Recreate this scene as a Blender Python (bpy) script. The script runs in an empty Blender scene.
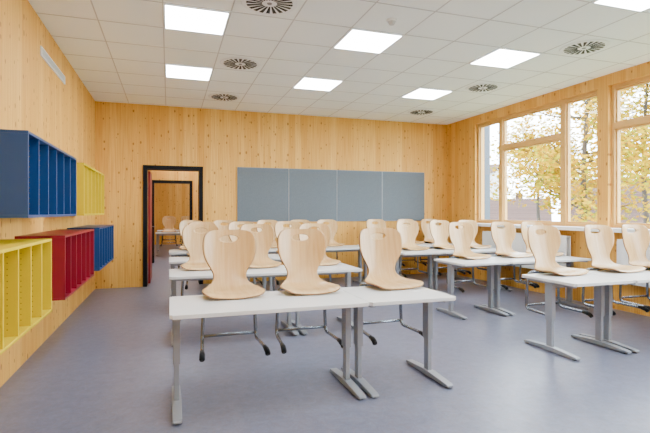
import bpy, bmesh, math, random
from mathutils import Vector, Matrix
random.seed(7)
C = bpy.context.scene.collection
PI = math.pi

# ------------------------------------------------------------------ materials
def nt_new(name):
    m = bpy.data.materials.new(name); m.use_nodes = True
    nt = m.node_tree; nt.nodes.clear()
    out = nt.nodes.new('ShaderNodeOutputMaterial')
    return m, nt, out
def N(nt, t, **kw):
    n = nt.nodes.new(t)
    for k, v in kw.items(): setattr(n, k, v)
    return n
def math_n(nt, op, a, b=None, c=None):
    n = nt.nodes.new('ShaderNodeMath'); n.operation = op
    for i, v in enumerate((a, b, c)):
        if v is None: continue
        if hasattr(v, 'is_linked'): nt.links.new(v, n.inputs[i])
        else: n.inputs[i].default_value = v
    return n.outputs[0]
def mixc(nt, fac, a, b, blend='MIX'):
    n = nt.nodes.new('ShaderNodeMix'); n.data_type = 'RGBA'; n.blend_type = blend
    for sock, v in ((n.inputs[0], fac), (n.inputs[6], a), (n.inputs[7], b)):
        if hasattr(v, 'is_linked'): nt.links.new(v, sock)
        elif isinstance(v, (int, float)): sock.default_value = v
        else: sock.default_value = (*v, 1)
    return n.outputs[2]
def plain(name, col, rough=0.5, metal=0.0, var=0.06, scale=12, bump=0.0, spec=0.5):
    m, nt, out = nt_new(name)
    b = N(nt, 'ShaderNodeBsdfPrincipled')
    tc = N(nt, 'ShaderNodeTexCoord'); no = N(nt, 'ShaderNodeTexNoise')
    no.inputs['Scale'].default_value = scale; no.inputs['Detail'].default_value = 4
    nt.links.new(tc.outputs['Object'], no.inputs['Vector'])
    dark = tuple(c*(1-var) for c in col); light = tuple(min(1, c*(1+var)) for c in col)
    nt.links.new(mixc(nt, no.outputs['Fac'], dark, light), b.inputs['Base Color'])
    b.inputs['Roughness'].default_value = rough; b.inputs['Metallic'].default_value = metal; b.inputs['Specular IOR Level'].default_value = spec
    if bump:
        bp = N(nt, 'ShaderNodeBump'); bp.inputs['Strength'].default_value = bump; bp.inputs['Distance'].default_value = 0.002
        n2 = N(nt, 'ShaderNodeTexNoise'); n2.inputs['Scale'].default_value = scale*30
        nt.links.new(tc.outputs['Object'], n2.inputs['Vector'])
        nt.links.new(n2.outputs['Fac'], bp.inputs['Height']); nt.links.new(bp.outputs['Normal'], b.inputs['Normal'])
    nt.links.new(b.outputs['BSDF'], out.inputs['Surface'])
    return m
def emis(name, col, s):
    m, nt, out = nt_new(name)
    e = N(nt, 'ShaderNodeEmission'); e.inputs[0].default_value = (*col, 1); e.inputs[1].default_value = s
    nt.links.new(e.outputs[0], out.inputs['Surface']); return m

def wood_wall(name, axis):
    m, nt, out = nt_new(name)
    b = N(nt, 'ShaderNodeBsdfPrincipled')
    g = N(nt, 'ShaderNodeNewGeometry'); sp = N(nt, 'ShaderNodeSeparateXYZ')
    nt.links.new(g.outputs['Position'], sp.inputs[0])
    a = sp.outputs[axis]; z = sp.outputs[2]
    W = 0.125
    q = math_n(nt, 'DIVIDE', a, W)
    fl = math_n(nt, 'FLOOR', q); fr = math_n(nt, 'FRACT', q)
    wn = N(nt, 'ShaderNodeTexWhiteNoise', noise_dimensions='1D'); nt.links.new(fl, wn.inputs['W'])
    rnd = wn.outputs['Value']
    zz = math_n(nt, 'MULTIPLY_ADD', rnd, 17.0, z)
    # grain
    cv = N(nt, 'ShaderNodeCombineXYZ')
    nt.links.new(math_n(nt, 'MULTIPLY', a, 46.0), cv.inputs[0]); nt.links.new(math_n(nt, 'MULTIPLY', zz, 0.8), cv.inputs[1])
    gr = N(nt, 'ShaderNodeTexNoise'); gr.inputs['Scale'].default_value = 1.7; gr.inputs['Detail'].default_value = 6; gr.inputs['Distortion'].default_value = 0.4
    nt.links.new(cv.outputs[0], gr.inputs['Vector'])
    # knots
    kv = N(nt, 'ShaderNodeCombineXYZ')
    nt.links.new(math_n(nt, 'MULTIPLY', a, 8.5), kv.inputs[0]); nt.links.new(math_n(nt, 'MULTIPLY', zz, 5.0), kv.inputs[1])
    vo = N(nt, 'ShaderNodeTexVoronoi', voronoi_dimensions='2D'); vo.inputs['Scale'].default_value = 1.0
    nt.links.new(kv.outputs[0], vo.inputs['Vector'])
    spc = N(nt, 'ShaderNodeSeparateColor'); nt.links.new(vo.outputs['Color'], spc.inputs[0])
    rad = math_n(nt, 'MULTIPLY_ADD', spc.outputs[0], 0.17, -0.064)
    k = N(nt, 'ShaderNodeMapRange'); k.interpolation_type = 'SMOOTHSTEP'
    nt.links.new(math_n(nt, 'SUBTRACT', vo.outputs['Distance'], rad), k.inputs[0])
    k.inputs[1].default_value = 0.0; k.inputs[2].default_value = 0.06; k.inputs[3].default_value = 1.0; k.inputs[4].default_value = 0.0
    base = mixc(nt, rnd, (0.68, 0.355, 0.066), (0.80, 0.475, 0.115))
    rp = N(nt, 'ShaderNodeMapRange'); nt.links.new(gr.outputs['Fac'], rp.inputs[0]); rp.inputs[1].default_value = 0.42; rp.inputs[2].default_value = 0.72
    base = mixc(nt, math_n(nt, 'MULTIPLY', rp.outputs[0], 0.7), base, (0.50, 0.205, 0.028))
    base = mixc(nt, math_n(nt, 'MULTIPLY', k.outputs[0], 0.75), base, (0.22, 0.07, 0.01))
    gap = math_n(nt, 'LESS_THAN', fr, 0.025)
    base = mixc(nt, math_n(nt, 'MULTIPLY', gap, 0.22), base, (0.30, 0.12, 0.03))
    nt.links.new(base, b.inputs['Base Color'])
    b.inputs['Roughness'].default_value = 0.55; b.inputs['Specular IOR Level'].default_value = 0.2
    nt.links.new(b.outputs['BSDF'], out.inputs['Surface'])
    return m

def floor_mat():
    m, nt, out = nt_new('linoleum')
    b = N(nt, 'ShaderNodeBsdfPrincipled'); g = N(nt, 'ShaderNodeNewGeometry')
    n1 = N(nt, 'ShaderNodeTexNoise'); n1.inputs['Scale'].default_value = 11.0; n1.inputs['Detail'].default_value = 10; n1.inputs['Roughness'].default_value = 0.85; n1.inputs['Distortion'].default_value = 0.6
    n2 = N(nt, 'ShaderNodeTexNoise'); n2.inputs['Scale'].default_value = 26; n2.inputs['Detail'].default_value = 8; n2.inputs['Roughness'].default_value = 0.75; n2.inputs['Distortion'].default_value = 1.0
    for n in (n1, n2): nt.links.new(g.outputs['Position'], n.inputs['Vector'])
    r1 = N(nt, 'ShaderNodeMapRange'); nt.links.new(n1.outputs['Fac'], r1.inputs[0]); r1.inputs[1].default_value = 0.36; r1.inputs[2].default_value = 0.64
    r2 = N(nt, 'ShaderNodeMapRange'); nt.links.new(n2.outputs['Fac'], r2.inputs[0]); r2.inputs[1].default_value = 0.46; r2.inputs[2].default_value = 0.64
    c = mixc(nt, r1.outputs[0], (0.100, 0.114, 0.172), (0.165, 0.185, 0.262))
    c = mixc(nt, math_n(nt, 'MULTIPLY', r2.outputs[0], 0.5), c, (0.150, 0.122, 0.145))
    nt.links.new(c, b.inputs['Base Color'])
    b.inputs['Roughness'].default_value = 0.33; b.inputs['Specular IOR Level'].default_value = 0.42
    nt.links.new(b.outputs['BSDF'], out.inputs['Surface'])
    return m

def ply_mat():
    m, nt, out = nt_new('beech_plywood')
    b = N(nt, 'ShaderNodeBsdfPrincipled'); tc = N(nt, 'ShaderNodeTexCoord'); mp = N(nt, 'ShaderNodeMapping')
    mp.inputs['Scale'].default_value = (38, 3, 3)
    oi = N(nt, 'ShaderNodeObjectInfo')
    nt.links.new(tc.outputs['Object'], mp.inputs[0])
    no = N(nt, 'ShaderNodeTexNoise', noise_dimensions='4D'); no.inputs['Scale'].default_value = 1.2; no.inputs['Detail'].default_value = 5
    nt.links.new(mp.outputs[0], no.inputs['Vector']); nt.links.new(math_n(nt, 'MULTIPLY', oi.outputs['Random'], 20.0), no.inputs['W'])
    rr = N(nt, 'ShaderNodeMapRange'); nt.links.new(no.outputs['Fac'], rr.inputs[0]); rr.inputs[1].default_value = 0.3; rr.inputs[2].default_value = 0.7
    c = mixc(nt, rr.outputs[0], (0.54, 0.325, 0.13), (0.65, 0.44, 0.205))
    nt.links.new(c, b.inputs['Base Color']); b.inputs['Roughness'].default_value = 0.26
    nt.links.new(b.outputs['BSDF'], out.inputs['Surface']); return m

def glass_mat():
    m, nt, out = nt_new('window_glass')
    t = N(nt, 'ShaderNodeBsdfTransparent'); g = N(nt, 'ShaderNodeBsdfGlossy'); g.inputs['Roughness'].default_value = 0.02
    mx = N(nt, 'ShaderNodeMixShader'); mx.inputs[0].default_value = 0.04
    t.inputs[0].default_value = (0.97, 0.985, 0.98, 1)
    nt.links.new(t.outputs[0], mx.inputs[1]); nt.links.new(g.outputs[0], mx.inputs[2]); nt.links.new(mx.outputs[0], out.inputs['Surface'])
    return m

def leaf_mat(name, c1, c2, c3):
    m, nt, out = nt_new(name)
    g = N(nt, 'ShaderNodeNewGeometry'); r = N(nt, 'ShaderNodeValToRGB')
    r.color_ramp.elements[0].color = (*c1, 1); r.color_ramp.elements[1].color = (*c3, 1)
    e = r.color_ramp.elements.new(0.5); e.color = (*c2, 1)
    nt.links.new(g.outputs['Random Per Island'], r.inputs[0])
    d = N(nt, 'ShaderNodeBsdfDiffuse'); t = N(nt, 'ShaderNodeBsdfTranslucent'); mx = N(nt, 'ShaderNodeMixShader'); mx.inputs[0].default_value = 0.5
    nt.links.new(r.outputs[0], d.inputs[0]); nt.links.new(r.outputs[0], t.inputs[0])
    nt.links.new(d.outputs[0], mx.inputs[1]); nt.links.new(t.outputs[0], mx.inputs[2]); nt.links.new(mx.outputs[0], out.inputs['Surface'])
    return m

def roof_mat():
    m, nt, out = nt_new('roof_tiles')
    b = N(nt, 'ShaderNodeBsdfPrincipled'); tc = N(nt, 'ShaderNodeTexCoord')
    br = N(nt, 'ShaderNodeTexBrick'); br.inputs['Scale'].default_value = 3.5
    br.inputs['Color1'].default_value = (0.050, 0.028, 0.023, 1); br.inputs['Color2'].default_value = (0.085, 0.052, 0.044, 1); br.inputs['Mortar'].default_value = (0.025, 0.018, 0.016, 1)
    mp = N(nt, 'ShaderNodeMapping'); nt.links.new(tc.outputs['Object'], mp.inputs[0]); mp.inputs['Rotation'].default_value = (0, PI/2, 0)
    nt.links.new(mp.outputs[0], br.inputs['Vector'])
    nt.links.new(br.outputs[0], b.inputs['Base Color']); b.inputs['Roughness'].default_value = 0.9; b.inputs['Specular IOR Level'].default_value = 0.1
    nt.links.new(b.outputs['BSDF'], out.inputs['Surface']); return m

M = dict(
    wood_x=wood_wall('spruce_boards_x', 0), wood_y=wood_wall('spruce_boards_y', 1),
    frame_wood=plain('window_timber', (0.60, 0.34, 0.09), 0.5, 0, 0.1, 6),
    floor=floor_mat(), ply=ply_mat(), glass=glass_mat(),
    plyedge=plain('plywood_edge', (0.30, 0.15, 0.05), 0.5, 0, 0.2, 80),
    tile=plain('ceiling_tile', (0.92, 0.975, 1.0), 0.9, 0, 0.01, 2, 0.1),
    tbar=plain('ceiling_bar', (0.56, 0.58, 0.61), 0.6, 0, 0.02),
    white=plain('white_paint', (0.84, 0.88, 0.92), 0.45, 0, 0.02),
    black=plain('black_plastic', (0.005, 0.005, 0.006), 0.5, spec=0.25),
    slot=plain('vent_slot', (0.012, 0.013, 0.015), 0.7),
    hole=plain('peg_hole', (0.16, 0.10, 0.02), 0.8),
    darkframe=plain('dark_door_frame', (0.003, 0.0035, 0.006), 0.6, spec=0.15),
    redleaf=plain('red_door', (0.24, 0.012, 0.02), 0.4),
    felt=plain('grey_felt', (0.130, 0.155, 0.175), 0.95, 0, 0.18, 60, 0.3, spec=0.1),
    alu=plain('aluminium', (0.24, 0.26, 0.28), 0.45, 0.5, 0.03),
    top=plain('table_laminate', (0.66, 0.68, 0.69), 0.3, 0, 0.02, 3),
    steel=plain('grey_powder_steel', (0.29, 0.32, 0.36), 0.34, 0.35, 0.04),
    chrome=plain('chair_tube', (0.22, 0.25, 0.29), 0.22, 0.85, 0.04),
    blue=plain('blue_lacquer', (0.002, 0.042, 0.155), 0.4, 0, 0.04),
    yellow=plain('yellow_lacquer', (0.60, 0.43, 0.0), 0.55, 0, 0.03, spec=0.25),
    red=plain('red_lacquer', (0.23, 0.002, 0.018), 0.4, 0, 0.04),
    lamp=emis('light_diffuser', (0.95, 0.975, 1.0), 34.0),
    fin=plain('blue_grey_cladding', (0.04, 0.06, 0.09), 0.5),
    bark=plain('bark', (0.030, 0.022, 0.016), 0.9, 0, 0.4, 8),
    render=plain('house_render', (0.50, 0.50, 0.50), 0.9, 0, 0.04),
    roof=roof_mat(),
    grass=plain('grass', (0.04, 0.08, 0.015), 0.95, 0, 0.4, 0.8),
    pane_dark=plain('dark_window', (0.03, 0.04, 0.05), 0.2),
    leaf=leaf_mat('autumn_leaf', (0.34, 0.16, 0.003), (0.44, 0.27, 0.006), (0.22, 0.25, 0.015)),
    leafg=leaf_mat('green_leaf', (0.11, 0.16, 0.03), (0.20, 0.24, 0.04), (0.32, 0.27, 0.04)),
)

# ------------------------------------------------------------------ mesh helpers
def box(bm, x0, x1, y0, y1, z0, z1, mi=0, M4=None):
    vs = [bm.verts.new((x, y, z)) for x in (x0, x1) for y in (y0, y1) for z in (z0, z1)]
    idx = [(0,1,3,2), (4,6,7,5), (0,4,5,1), (2,3,7,6), (0,2,6,4), (1,5,7,3)]
    fs = []
    for f in idx:
        fc = bm.faces.new([vs[i] for i in f]); fc.material_index = mi; fs.append(fc)
    if M4 is not None: bmesh.ops.transform(bm, matrix=M4, verts=vs)
    return vs, fs
def bbox_bm(*boxes):
    bm = bmesh.new()
    for b in boxes: box(bm, *b)
    return bm
def catmull(pts, n=6):
    P = [Vector(p) for p in pts]; P = [P[0]*2-P[1]] + P + [P[-1]*2-P[-2]]
    out = []
    for i in range(1, len(P)-2):
        for k in range(n):
            t = k/n; a, b, c, d = P[i-1], P[i], P[i+1], P[i+2]
            out.append(0.5*((2*b)+(c-a)*t+(2*a-5*b+4*c-d)*t*t+(3*b-a-3*c+d)*t**3))
    out.append(P[-2].copy()); return out
def tube(bm, pts, r, seg=8, mi=0):
    pts = [Vector(p) for p in pts]; rings = []
    rr = r if isinstance(r, (list, tuple)) else [r]*len(pts)
    nrm = None
    for i, p in enumerate(pts):
        d = (pts[min(i+1, len(pts)-1)]-pts[max(i-1, 0)]).normalized()
        if nrm is None:
            ref = Vector((0,0,1)) if abs(d.z) < 0.9 else Vector((1,0,0))
            nrm = d.cross(ref).normalized()
        nrm = (nrm-d*nrm.dot(d)).normalized(); bn = d.cross(nrm)
        rings.append([bm.verts.new(p+(nrm*math.cos(2*PI*k/seg)+bn*math.sin(2*PI*k/seg))*rr[i]) for k in range(seg)])
    for a, b in zip(rings, rings[1:]):
        for k in range(seg):
            f = bm.faces.new((a[k], a[(k+1)%seg], b[(k+1)%seg], b[k])); f.smooth = True; f.material_index = mi
    f = bm.faces.new(rings[0][::-1]); f.material_index = mi
    f = bm.faces.new(rings[-1]); f.material_index = mi
def obj(name, bm, mats, parent=None, bevel=0.0):
    bmesh.ops.recalc_face_normals(bm, faces=bm.faces)
    me = bpy.data.meshes.new(name); bm.to_mesh(me); bm.free()
    for m in (mats if isinstance(mats, (list, tuple)) else [mats]): me.materials.append(m)
    o = bpy.data.objects.new(name, me); C.objects.link(o)
    if parent: o.parent = parent
    if bevel:
        md = o.modifiers.new('bevel', 'BEVEL'); md.width = bevel; md.segments = 2; md.limit_method = 'ANGLE'
    return o
def tag(o, label, cat, group=None):
    o['label'] = label; o['category'] = cat
    if group: o['group'] = group
    return o
def thing(name, label, cat, loc=(0,0,0), group=None, rz=0):
    o = bpy.data.objects.new(name, None); C.objects.link(o); o.location = loc; o.rotation_euler = (0,0,rz)
    o.empty_display_size = 0.1
    return tag(o, label, cat, group)
def struct(name, bm, m, parent=None, bevel=0):
    o = obj(name, bm, m, parent, bevel); o['kind'] = 'structure'; return o
def struct_root(name, loc=(0,0,0)):
    o = bpy.data.objects.new(name, None); C.objects.link(o); o.location = loc; o['kind'] = 'structure'; return o
def copy_tree(o, parent=None):
    c = o.copy(); C.objects.link(c); c.parent = parent
    for ch in list(o.children): copy_tree(ch, c)
    return c

# ------------------------------------------------------------------ room shell
XL, XR, YB, YF, H = -1.227, 5.864, 9.06, -2.2, 3.284
Y2, Y3, Y4 = 9.34, 13.20, 13.46
YE = 20.5
T = 0.18
struct('floor', bbox_bm((XL-T, XR+T, YF-T, YE, -0.12, 0.0)), M['floor'])
struct('wall_left', bbox_bm((XL-T, XL, YF-T, YE, 0, H+0.1)), M['wood_y'])
DX0, DX1, DZ = -0.444, 0.603, 2.19      # door opening incl. frame
def wall_door(name, y0, y1):
    struct(name, bbox_bm((XL, DX0, y0, y1, 0, H+0.1), (DX1, XR, y0, y1, 0, H+0.1), (DX0, DX1, y0, y1, DZ, H+0.1)), M['wood_x'])
wall_door('wall_back', YB, Y2)
wall_door('wall_beyond', Y3, Y4)
struct('wall_far_end', bbox_bm((XL, XR, YE, YE+T, 0, H+0.1)), M['wood_x'])
struct('wall_added_bounce', bbox_bm((2.6, 2.7, Y2, Y3, 0, H+0.1), (2.6, 2.7, Y4, YE, 0, H+0.1)), M['wood_y'])  # unseen partition added to bounce light into the rooms beyond the door
struct('wall_front', bbox_bm((XL, XR, YF-T, YF, 0, H+0.1)), M['wood_x'])
SZ, HZ = 1.12, 3.12
W2 = XR+0.22
# window wall: parapet, header, piers
bays = [(5.20, 8.05), (2.10, 5.02), (-1.04, 1.74)]
pcs = [(XR, W2, YF-T, YE, 0, SZ), (XR, W2, YF-T, YE, HZ, H+0.1)]
ys = YE
for a, b in bays:
    pcs.append((XR, W2, b, ys, SZ, HZ)); ys = a
pcs.append((XR, W2, YF-T, ys, SZ, HZ))
struct('wall_right', bbox_bm(*pcs), M['wood_y'])

def door_frame(name, y0, y1):
    t = 0.068
    bm = bbox_bm((DX0, DX0+t, y0, y1, 0, DZ), (DX1-t, DX1, y0, y1, 0, DZ), (DX0+t, DX1-t, y0, y1, DZ-t, DZ))
    return struct(name, bm, M['darkframe'])
d1 = door_frame('door_1', YB-0.03, Y2+0.02)
leaf = obj('door_leaf', bbox_bm((DX0+0.073, DX0+0.113, Y2+0.03, Y2+0.93, 0.012, DZ-0.08)), M['redleaf'], d1)
hb = bmesh.new(); tube(hb, [(DX0+0.113, Y2+0.86, 1.05), (DX0+0.16, Y2+0.86, 1.05), (DX0+0.163, Y2+0.74, 1.05)], 0.01)
obj('door_handle', hb, M['alu'], leaf)
door_frame('door_2', Y3-0.03, Y4+0.02)

# ceiling grid
TILE = 0.625; GX, GY = -0.055, 4.60
xs = [GX+TILE*k for k in range(-2, 12)]; xs = [x for x in xs if XL < x < XR]
yl = [GY+TILE*k for k in range(-12, 9)]; yl = [y for y in yl if YF < y < YB]
bm = bmesh.new(); box(bm, XL, XR, YF, YE, H, H+0.1, 0)
for x in xs: box(bm, x-0.006, x+0.006, YF, YB, H-0.003, H+0.01, 1)
for y in yl: box(bm, XL, XR, y-0.006, y+0.006, H-0.0032, H+0.01, 1)
struct('ceiling', bm, [M['tile'], M['tbar']])

# ceiling lights
def make_light():
    t = thing('ceiling_light', '', 'ceiling light', (0,0,0), 'square ceiling light panels')
    s = 0.305
    fr = bbox_bm((-s, s, -s, -s+0.014, -0.010, 0), (-s, s, s-0.014, s, -0.010, 0), (-s, -s+0.014, -s+0.014, s-0.014, -0.010, 0), (s-0.014, s, -s+0.014, s-0.014, -0.010, 0))
    obj('frame', fr, M['white'], t)
    obj('diffuser', bbox_bm((-s+0.014, s-0.014, -s+0.014, s-0.014, -0.007, -0.001)), M['lamp'], t)
    return t
l0 = make_light(); first = True
cols = [(GX+TILE/2, 'shelf side'), (GX+TILE*3.5, 'middle'), (GX+TILE*6.5, 'window side')]
rows = [(GY+TILE*3.5, 'far row'), (GY+TILE*0.5, 'second row from the pinboards'), (GY-TILE*2.5, 'third row from the pinboards'), (GY-TILE*5.5, 'fourth row from the pinboards'), (GY-TILE*8.5, 'row nearest the front wall')]
for y, rl in rows:
    for x, cl in cols:
        o = l0 if first else copy_tree(l0); first = False
        o.location = (x, y, H-0.0035); o['label'] = f'lit square ceiling panel, {rl}, {cl}'
# unseen fill panels added to brighten the rooms beyond the door
for x, y, lb in ((0.2, 10.3, 'unseen fill panel added in the small room, nearer the doorway'), (0.2, 12.4, 'unseen fill panel added in the small room, by its far doorway'), (1.5, 10.3, 'unseen fill panel added right of the doorway in the small room'), (1.5, 12.4, 'unseen fill panel added at the far right of the small room'), (0.2, 14.6, 'unseen fill panel added just inside the furthest room'), (0.2, 16.6, 'unseen fill panel added over the tables in the furthest room'), (1.7, 15.6, 'unseen fill panel added right of the tables in the furthest room'), (0.8, 18.8, 'unseen fill panel added at the far end of the furthest room')):
    o = copy_tree(l0); o.location = (x, y, H-0.0005); o['label'] = lb

# swirl vents
def make_vent():
    t = thing('ceiling_vent', '', 'air vent', (0,0,0), 'round swirl air vents')
    bm = bmesh.new(); n = 40
    r0 = [bm.verts.new((0.265*math.cos(2*PI*k/n), 0.265*math.sin(2*PI*k/n), 0)) for k in range(n)]
    r1 = [bm.verts.new((0.255*math.cos(2*PI*k/n), 0.255*math.sin(2*PI*k/n), -0.008)) for k in range(n)]
    for k in range(n): bm.faces.new((r0[k], r0[(k+1)%n], r1[(k+1)%n], r1[k]))
    bm.faces.new(r1)
    obj('plate', bm, M['white'], t)
    bm = bmesh.new(); ns = 20
    for k in range(ns):
        a = 2*PI*k/ns
        def pt(r, da): return Vector((r*math.cos(a+da), r*math.sin(a+da), 0))
        q = [pt(0.07, 0.0), pt(0.215, 0.10), pt(0.215, 0.28), pt(0.07, 0.20)]
        lo = [bm.verts.new(v+Vector((0,0,-0.0105))) for v in q]; hi = [bm.verts.new(v+Vector((0,0,-0.0082))) for v in q]
        bm.faces.new(lo); bm.faces.new(hi[::-1])
        for i in range(4): bm.faces.new((lo[i], lo[(i+1)%4], hi[(i+1)%4], hi[i]))
    obj('swirl_slots', bm, M['slot'], t)
    bm = bmesh.new(); bmesh.ops.create_cone(bm, cap_ends=True, segments=20, radius1=0.02, radius2=0.024, depth=0.006, matrix=Matrix.Translation((0,0,-0.0112)))
    obj('centre_cap', bm, M['alu'], t)
    return t
v0 = make_vent(); first = True
vx = [(GX+TILE*1.5, 'shelf side'), (GX+TILE*7.5, 'window side')]
vy = [(GY+TILE*5.5, 'closest to the back wall'), (GY+TILE*2.5, 'between the far light rows'), (GY-TILE*0.5, 'closest to the camera')]
for y, a in vy:
    for x, b_ in vx:
        o = v0 if first else copy_tree(v0); first = False
        o.location = (x, y, H-0.0035); o['label'] = f'round black-slotted ceiling vent {a}, {b_}'
# smoke detector
t = thing('smoke_detector', 'small round white smoke detector on ceiling near the middle lights', 'smoke detector', (GX+TILE*3.5, GY-TILE*0.5, H))
bm = bmesh.new(); bmesh.ops.create_cone(bm, cap_ends=True, segments=24, radius1=0.05, radius2=0.055, depth=0.02, matrix=Matrix.Translation((0,0,-0.010))); obj('base', bm, M['white'], t)
bm = bmesh.new(); bmesh.ops.create_cone(bm, cap_ends=True, segments=24, radius1=0.025, radius2=0.04, depth=0.03, matrix=Matrix.Translation((0,0,-0.035))); obj('sensor_head', bm, M['tbar'], t)

# wall grille on left wall
t = thing('wall_grille', 'long slim white air grille high on the timber wall', 'air grille', (XL, 5.94, 2.965))
obj('frame', bbox_bm((0, 0.014, -0.57, 0.57, 0.035, 0.047), (0, 0.014, -0.57, 0.57, -0.047, -0.035), (0, 0.014, -0.57, -0.555, -0.035, 0.035), (0, 0.014, 0.555, 0.57, -0.035, 0.035)), M['white'], t)
obj('backing', bbox_bm((0, 0.003, -0.555, 0.555, -0.035, 0.035)), M['slot'], t)
obj('slats', bbox_bm(*[(0.003, 0.012, -0.555, 0.555, z, z+0.006) for z in (-0.028, -0.012, 0.004, 0.020)]), M['white'], t)

# ------------------------------------------------------------------ windows
def window(name, y0, y1, transom=None):
    r = struct_root(name, (XR+0.11, (y0+y1)/2, SZ)); w = (y1-y0)/2; h = HZ-SZ; t = 0.052; d = 0.055
    bs = [(-d, d, -w, -w+t, 0, h), (-d, d, w-t, w, 0, h), (-d, d, -w+t, w-t, 0, t), (-d, d, -w+t, w-t, h-t, h)]
    obj('window_frame', bbox_bm(*bs), M['frame_wood'], r, 0.004)
    zs = [(t, h-t)]
    if transom:
        zt = transom-SZ
        obj('transom', bbox_bm((-d, d, -w+t, w-t, zt-0.04, zt+0.04)), M['frame_wood'], r, 0.004)
        zs = [(t, zt-0.04), (zt+0.04, h-t)]
    for za, zb in zs:
        e = 0.022
        s = obj('sash', bbox_bm((-0.025, 0.03, -w+t, -w+t+e, za, zb), (-0.025, 0.03, w-t-e, w-t, za, zb), (-0.025, 0.03, -w+t+e, w-t-e, za, za+e), (-0.025, 0.03, -w+t+e, w-t-e, zb-e, zb)), M['frame_wood'], r)
        obj('pane', bbox_bm((0.0, 0.006, -w+t+e, w-t-e, za+e, zb-e)), M['glass'], s)
    return r
k = 1
for a, b, tr in ((7.35, 8.05, None), (5.88, 7.35, 2.55), (5.20, 5.88, None), (3.50, 5.02, 2.55), (2.10, 3.50, 2.55), (0.35, 1.74, 2.55), (-1.04, 0.35, 2.55)):
    window(f'window_{k}', a, b, tr); k += 1
struct('trim_1', bbox_bm((XR-0.20, XR-0.001, YF+0.3, 8.2, SZ-0.05, SZ+0.004)), M['white'], bevel=0.004)
struct('trim_2', bbox_bm((W2, W2+0.14, 8.05, 8.12, SZ, HZ)), M['fin'])

# radiators under the windows
def radiator(y0, y1, label):
    t = thing('radiator', label, 'radiator', (XR-0.03, (y0+y1)/2, 0), 'white panel radiators under the windows')
    w = (y1-y0)/2
    bm = bbox_bm((-0.13, -0.115, -w, w, 0.40, 0.98), (-0.055, -0.04, -w, w, 0.40, 0.98))
    n = int(w*2/0.05)
    for i in range(n): 
        yy = -w+0.03+i*0.05
        box(bm, -0.134, -0.13, yy, yy+0.022, 0.43, 0.95)
    obj('panel', bm, M['white'], t, 0.002)
    obj('top_grille', bbox_bm((-0.115, -0.055, -w, w, 0.955, 0.975)), M['tbar'], t)
    for s in (-1, 1): obj('bracket', bbox_bm((-0.04, 0.029, s*w*.7-0.015, s*w*.7+0.015, 0.45, 0.93)), M['white'], t)
    bm = bmesh.new(); tube(bm, [(-0.085, -w+0.05, 0.40), (-0.085, -w+0.05, 0.20), (-0.085, -w+0.05, 0.0)], 0.009)
    obj('pipe', bm, M['white'], t)
radiator(2.5, 4.75, 'white panel radiator under the window nearest the camera')
radiator(5.6, 7.6, 'white panel radiator under the wide window')

# ------------------------------------------------------------------ pinboards
for i in range(4):
    lb = ['next to the doorway', 'second from the doorway', 'third from the doorway', 'nearest the windows'][i]
    x0 = 1.234+i*1.0125; w = 1.0125/2-0.004
    t = thing('pinboard', f'large grey felt pinboard on the back wall, {lb}', 'pinboard', (x0+1.0125/2, YB, 1.154), 'grey pinboards on the back wall')
    hh = 1.051; e = 0.006
    obj('panel', bbox_bm((-w+e, w-e, -0.024, 0, e, hh-e)), M['felt'], t)
    obj('frame', bbox_bm((-w, -w+e, -0.027, 0, 0, hh), (w-e, w, -0.027, 0, 0, hh), (-w+e, w-e, -0.027, 0, 0, e), (-w+e, w-e, -0.027, 0, hh-e, hh)), M['alu'], t)

# ------------------------------------------------------------------ shelf units
def shelf_unit(y0, z0, key, label, L=1.65):
    D = 0.377; hh = 0.557; th = 0.019
    m = M[key]
    t = thing('wall_shelf_unit', label, 'shelf unit', (XL, y0+L/2, z0), 'coloured pigeonhole shelf units on the left wall')
    a = L/2
    obj('top_panel', bbox_bm((0, D, -a, a, hh-th, hh)), m, t, 0.0015)
    obj('bottom_panel', bbox_bm((0, D, -a, a, 0, th)), m, t, 0.0015)
    obj('side_panel', bbox_bm((0, D, -a, -a+th, th, hh-th)), m, t, 0.0015)
    obj('side_panel', bbox_bm((0, D, a-th, a, th, hh-th)), m, t, 0.0015)
    obj('back_panel', bbox_bm((0, 0.01, -a+th, a-th, th, hh-th)), m, t)
    n = 6; step = (L-th)/n
    for i in range(1, n):
        yc = -a+th/2+i*step
        bm = bbox_bm((0.01, D-0.004, yc-th/2, yc+th/2, th, hh-th))
        for xx in (0.07, D-0.06):
            for j in range(13):
                zz = 0.06+j*0.036
                for s in (-1, 1):
                    yy = yc+s*(th/2+0.0004)
                    vs = [bm.verts.new((xx+0.0038*math.cos(q*PI/3), yy, zz+0.0038*math.sin(q*PI/3))) for q in range(6)]
                    f = bm.faces.new(vs); f.material_index = 1
        obj('divider', bm, [m, M['hole']], t)
    return t
shelf_unit(2.42, 0.585, 'yellow', 'yellow pigeonhole wall shelf in the lower row, closest to the camera')
shelf_unit(4.55, 0.585, 'red', 'dark red pigeonhole wall shelf in the lower row')
shelf_unit(6.67, 0.585, 'blue', 'blue pigeonhole wall shelf in the lower row, near the doorway')
shelf_unit(3.43, 1.307, 'blue', 'large blue pigeonhole wall shelf in the upper row, above the yellow one')
shelf_unit(5.50, 1.307, 'yellow', 'yellow pigeonhole wall shelf in the upper row, beyond the blue one')

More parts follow.
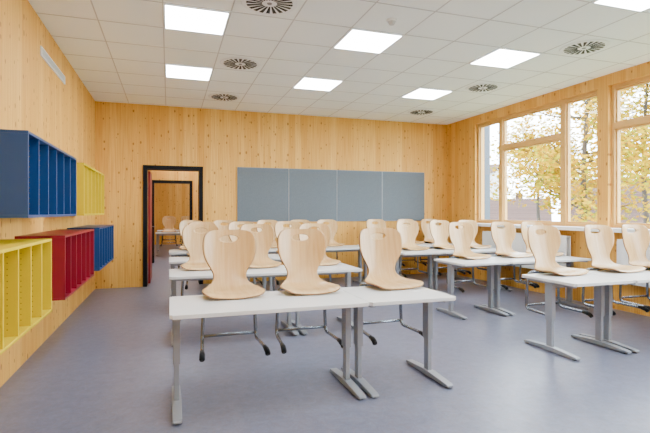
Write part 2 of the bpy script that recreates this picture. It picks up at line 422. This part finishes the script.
# ------------------------------------------------------------------ tables
HT = 0.70
def make_table(L):
    t = thing('school_table', '', 'table', (0,0,0), 'white school tables in rows')
    bm = bmesh.new(); vs, fs = box(bm, -L/2+0.002, L/2-0.002, -0.35, 0.35, HT-0.026, HT)
    ed = [e for e in bm.edges if abs(e.verts[0].co.z-e.verts[1].co.z) > 0.01]
    bmesh.ops.bevel(bm, geom=ed, offset=0.018, segments=4, affect='EDGES')
    obj('tabletop', bm, M['top'], t, 0.002)
    for s in (-1, 1):
        x = s*(L/2-0.05)
        leg = obj('leg', bbox_bm((x-0.024, x+0.024, -0.044, 0.044, 0.30, HT-0.05)), M['steel'], t, 0.004)
        obj('inner_column', bbox_bm((x-0.017, x+0.017, -0.034, 0.034, 0.04, 0.30)), M['steel'], leg, 0.003)
        obj('bracket', bbox_bm((x-0.024, x+0.024, -0.29, 0.29, HT-0.05, HT-0.026)), M['steel'], leg, 0.003)
        bm = bmesh.new()
        secs = [(-0.33, 0.012, 0.026, 0.024), (-0.31, 0.009, 0.033, 0.029), (-0.06, 0.009, 0.050, 0.032), (0.06, 0.009, 0.050, 0.032), (0.31, 0.009, 0.033, 0.029), (0.33, 0.012, 0.026, 0.024)]
        rings = [[bm.verts.new((x-w, y, za)), bm.verts.new((x+w, y, za)), bm.verts.new((x+w, y, zb)), bm.verts.new((x-w, y, zb))] for y, za, zb, w in secs]
        for a, b in zip(rings, rings[1:]):
            for q in range(4): bm.faces.new((a[q], a[(q+1)%4], b[(q+1)%4], b[q]))
        bm.faces.new(rings[0]); bm.faces.new(rings[-1][::-1])
        obj('foot', bm, M['steel'], leg, 0.003)
        for yy in (-0.29, 0.29):
            bm = bmesh.new(); bmesh.ops.create_cone(bm, cap_ends=True, segments=12, radius1=0.02, radius2=0.018, depth=0.009, matrix=Matrix.Translation((x, yy, 0.0046)))
            obj('floor_glide', bm, M['black'], leg)
    obj('crossbeam', bbox_bm((-L/2+0.075, L/2-0.075, -0.02, 0.02, HT-0.09, HT-0.05)), M['steel'], t, 0.002)
    return t
LD, LS = 1.36, 0.72
proto = {'D': [make_table(LD), False], 'S': [make_table(LS), False]}
def place_table(kind, x0, yf, label):
    p, used = proto[kind]; o = copy_tree(p) if used else p; proto[kind][1] = True
    L = LD if kind == 'D' else LS
    o.location = (x0+L/2, yf+0.35, 0); o['label'] = label; return o

# ------------------------------------------------------------------ chairs
def shell_bm():
    P = [(-.418,.408,.165), (-.408,.416,.198), (-.385,.421,.216), (-.34,.423,.228), (-.25,.418,.231), (-.17,.418,.222), (-.105,.426,.200), (-.06,.445,.170),
         (-.030,.480,.142), (-.010,.520,.131), (.005,.562,.139), (.016,.603,.161), (.027,.648,.187), (.037,.695,.204), (.045,.745,.212), (.052,.795,.212), (.057,.835,.206), (.061,.863,.192), (.064,.882,.168), (.066,.894,.128), (.0665,.897,.085)]
    pts = catmull(P, 5)
    NC = 32; bm = bmesh.new(); rows_ = []
    for y, z, w in pts:
        up = min(1, max(0, (z-.44)/.10)); row = []
        for c in range(NC+1):
            u = 2*c/NC-1; x = u*w; k_ = (x/0.2)**2
            row.append(bm.verts.new((x, y-up*0.060*k_, z+(1-up)*0.020*k_)))
        rows_.append(row)
    for a, b in zip(rows_, rows_[1:]):
        for c in range(NC):
            f = bm.faces.new((a[c], a[c+1], b[c+1], b[c])); f.smooth = True
    zc, ax, az, pw = 0.824, 0.072, 0.027, 2.4
    def q_(p): return ((abs(p.x)/ax)**pw+(abs(p.z-zc)/az)**pw)**(1/pw)
    dele = [f for f in bm.faces if f.calc_center_median().z > .7 and q_(f.calc_center_median()) < 1.0]
    vset = list(set(v for f in dele for v in f.verts))
    bmesh.ops.delete(bm, geom=dele, context='FACES')
    for v in vset:
        if v.is_valid and v.is_boundary:
            q = q_(v.co)
            if q > 0.2: v.co.x /= q; v.co.z = zc+(v.co.z-zc)/q
    return bm
def make_chair():
    t = thing('school_chair', '', 'chair', (0,0,0), 'plywood chairs hung on the tables')
    s = obj('seat_shell', shell_bm(), [M['ply'], M['plyedge']], t)
    md = s.modifiers.new('solid', 'SOLIDIFY'); md.thickness = 0.012; md.offset = 0; md.material_offset_rim = 1
    bm = bmesh.new()
    for sgn in (-1, 1):
        pts = [(sgn*.10, -.095, .406), (sgn*.15, -.06, .406), (sgn*.185, -.02, .396), (sgn*.200, .0, .36), (sgn*.206, .005, .26), (sgn*.213, .008, .10), (sgn*.216, .003, .035), (sgn*.218, -.03, .010), (sgn*.224, -.12, .008), (sgn*.236, -.34, .006)]
        tube(bm, catmull(pts, 5), 0.0145, 10)
    obj('frame', bm, M['chrome'], t)
    bm = bmesh.new(); tube(bm, [(-.215, .008, .045), (.215, .008, .045)], 0.0125, 10)
    obj('crossbar', bm, M['chrome'], t)
    bm = bmesh.new()
    box(bm, -.12, .12, -.105, -.045, .402, .412)
    obj('seat_plate', bm, M['black'], t)
    for sgn in (-1, 1):
        bm = bmesh.new(); tube(bm, catmull([(sgn*.234, -.300, .006), (sgn*.236, -.345, .003), (sgn*.239, -.385, -.008), (sgn*.240, -.405, -.026)], 3), [0.0175]*3+[0.021]*6+[0.017], 10)
        obj('glide', bm, M['black'], t)
    return t
ch0 = make_chair(); ch_used = [False]
def place_chair(x, yf, label, rz=0.0, group=None):
    o = copy_tree(ch0) if ch_used[0] else ch0; ch_used[0] = True
    o.location = (x, yf+0.82, HT-0.4015+0.002); o.rotation_euler = (0,0,rz); o['label'] = label
    if group: o['group'] = group
    return o

rown = ['front row', 'second row', 'third row', 'back row']
LY = [3.07, 4.90, 6.40, 7.80]; RY = [3.28, 4.97, 6.52, 7.90]
LX = [[.47, 1.08, 1.82], [.36, 1.02, 1.76], [.47, 1.06, 1.78], [.38, .95, 1.74, 2.36, 2.90]]
RX = [[3.86, 4.64, 5.20], [3.98, 4.70, 5.24], [3.95, 4.60, 5.18], [3.98, 4.66, 5.22]]
for r in range(4):
    ax_ = 3.45 if r < 3 else 3.50
    place_table('D', 0.0, LY[r], f'white two-seat school table, {rown[r]}, end nearest the coloured shelves')
    place_table('S', 1.36, LY[r], f'white one-seat school table, {rown[r]} of the shelf-side block')
    place_table('S', ax_, RY[r], f'white one-seat school table, {rown[r]} of window-side block, aisle end')
    place_table('D', ax_+0.725, RY[r], f'white two-seat school table, {rown[r]}, end nearest the windows')
    ln = ['nearest the coloured shelves', 'second from the shelves', 'third from the shelves', 'fourth from the shelves', 'fifth from the shelves']
    for i, x in enumerate(LX[r]):
        place_chair(x, LY[r], f'pale plywood chair on {rown[r]} of shelf-side tables, {ln[i]}', random.uniform(-.03, .03))
    rn = ['aisle end', 'in the middle', 'nearest the windows']
    for i, x in enumerate(RX[r]):
        place_chair(x, RY[r], f'pale plywood chair on {rown[r]} of window-side tables, {rn[i]}', random.uniform(-.03, .03))
place_table('D', 2.085, LY[3], 'white two-seat school table extending the back row into the aisle')
# furthest room, seen through both doorways
for i, y in enumerate((15.2, 17.2)):
    place_table('D', -0.4, y, ['white school table seen through the doorways, nearer of the two', 'white school table seen through the doorways, farther of the two'][i])
    for j, x in enumerate((0.0, 0.62)):
        place_chair(x, y, f'pale plywood chair seen through both doorways, {["nearer", "farther"][i]} table, {["left", "right"][j]} seat', 0, 'chairs in the furthest room')

# ------------------------------------------------------------------ outside
GZ = -3.6
bm = bmesh.new()
box(bm, XR+0.6, 120, -60, 120, GZ-0.2, GZ)
struct('ground', bm, M['grass'])
def tree(x, y, top, crown_r, crown_z, n, mat, label, leaf=0.13, seed=1):
    rnd = random.Random(seed)
    t = thing('autumn_tree', label, 'tree', (x, y, GZ), 'trees outside the windows')
    bm = bmesh.new(); hh = top-GZ; cz = crown_z-GZ
    tr = catmull([(0,0,0), (0.1,0.05,hh*.3), (-0.05,0.1,hh*.55), (0.1,0,hh*.9)], 5)
    tube(bm, tr, [0.16-0.13*i/len(tr) for i in range(len(tr))], 8)
    obj('trunk', bm, M['bark'], t)
    bm = bmesh.new(); tips = []
    for i in range(28):
        a = rnd.uniform(0, 2*PI); z0 = rnd.uniform(cz-crown_r*0.9, cz+crown_r*0.7); e = rnd.uniform(-.1, 0.9)
        L = crown_r*rnd.uniform(.5, 0.95)
        p0 = Vector((0.03, 0.04, min(z0, hh*.85))); p2 = p0+Vector((math.cos(a)*L, math.sin(a)*L, L*e)); p1 = (p0+p2)/2+Vector((0,0,-0.1*L))
        pp = catmull([p0, p1, p2], 4); tube(bm, pp, [0.032-0.025*j/len(pp) for j in range(len(pp))], 5); tips += [p1, p2, (p1+p2)/2]
    obj('branches', bm, M['bark'], t)
    bm = bmesh.new()
    for i in range(n):
        g = Vector((rnd.gauss(0, 1), rnd.gauss(0, 1), rnd.gauss(0, 1)))
        if g.length > 2: g = g.normalized()*2
        c = rnd.choice(tips)+g*crown_r*0.14
        A = Vector((rnd.gauss(0,1), rnd.gauss(0,1), rnd.gauss(0,1))).normalized(); B = A.orthogonal().normalized()
        s = leaf*rnd.uniform(.6, 1.2)
        bm.faces.new([bm.verts.new(c+v) for v in (A*s, B*s*.6, -A*s, -B*s*.6)])
    obj('foliage', bm, mat, t)
tree(11.9, 10.9, 6.6, 2.3, 3.3, 8500, M['leaf'], 'yellow autumn tree with dark trunk right outside the tall narrow window', 0.085, 3)
tree(17.9, 13.6, 9.0, 3.0, 5.4, 12500, M['leaf'], 'yellow autumn tree outside the window nearest the camera', 0.12, 5)
tree(20.0, 21.5, 6.5, 2.6, 4.2, 6000, M['leaf'], 'yellow leaved tree before the tiled roof, seen through the wide window', 0.13, 8)
tree(44.0, 38.0, 7.0, 6.0, 1.0, 6000, M['leafg'], 'greenish tree far behind the houses', 0.26, 11)
def house(x, y, w, d, eave, ridge, rz, label):
    t = thing('house', label, 'house', (x, y, GZ), None, rz)
    e, r = eave-GZ, ridge-GZ
    bm = bmesh.new(); box(bm, -w/2, w/2, -d/2, d/2, 0, e)
    for s in (-1, 1):
        bm.faces.new([bm.verts.new(v) for v in ((s*w/2, -d/2, e), (s*w/2, d/2, e), (s*w/2, 0, r-0.05))])
    obj('walls', bm, M['render'], t)
    bm = bmesh.new(); o_ = 0.4; dz = (r-e)/(d/2)*o_
    for s in (-1, 1):
        top = [(-w/2-o_, 0, r), (w/2+o_, 0, r), (w/2+o_, s*(d/2+o_), e-dz), (-w/2-o_, s*(d/2+o_), e-dz)]
        hi = [bm.verts.new((a, b, c+0.12)) for a, b, c in top]; lo = [bm.verts.new(v) for v in top]
        bm.faces.new(hi); bm.faces.new(lo[::-1])
        for i in range(4): bm.faces.new((hi[i], hi[(i+1)%4], lo[(i+1)%4], lo[i]))
    obj('roof', bm, M['roof'], t)
    obj('chimney', bbox_bm((w*.2, w*.2+0.6, 0.3, 0.9, r-1.0, r+0.6)), M['roof'], t)
    for i in range(4):
        xx = -w/2+w*(i+.5)/4
        for s in (-1, 1):
            obj('window', bbox_bm((xx-0.5, xx+0.5, s*(d/2+0.01)-0.02, s*(d/2+0.01)+0.02, e-1.9, e-0.7)), M['pane_dark'], t)
house(27.7, 35.0, 8, 7, 0.0, 2.4, math.radians(-42), 'pale house with a low brown tiled roof, seen in the wide window')
house(29.5, 22.0, 9, 8, -0.2, 3.3, math.radians(-50), 'house with brown tiled roof seen in the window nearest the camera')
house(34.0, 54.0, 14, 9, 6.0, 7.2, math.radians(-45), 'tall pale building far behind the roofs')

# ------------------------------------------------------------------ world & camera
w = bpy.data.worlds.new('overcast'); bpy.context.scene.world = w; w.use_nodes = True
nt = w.node_tree; nt.nodes.clear()
bg = N(nt, 'ShaderNodeBackground'); wo = N(nt, 'ShaderNodeOutputWorld'); tc = N(nt, 'ShaderNodeTexCoord')
no = N(nt, 'ShaderNodeTexNoise'); no.inputs['Scale'].default_value = 2.5; no.inputs['Detail'].default_value = 5
nt.links.new(tc.outputs['Generated'], no.inputs['Vector'])
nt.links.new(mixc(nt, no.outputs['Fac'], (0.74, 0.86, 1.0), (0.92, 0.97, 1.0)), bg.inputs[0]); bg.inputs[1].default_value = 26.0
nt.links.new(bg.outputs[0], wo.inputs[0])

cam = bpy.data.cameras.new('camera'); co = bpy.data.objects.new('camera', cam); C.objects.link(co)
co.location = (0, 0, 1.345); co.rotation_euler = (PI/2, 0, -math.radians(18.36))
cam.sensor_width = 36; cam.lens = 470/650*36; cam.shift_y = -4.5/650; cam.clip_end = 300
bpy.context.scene.camera = co
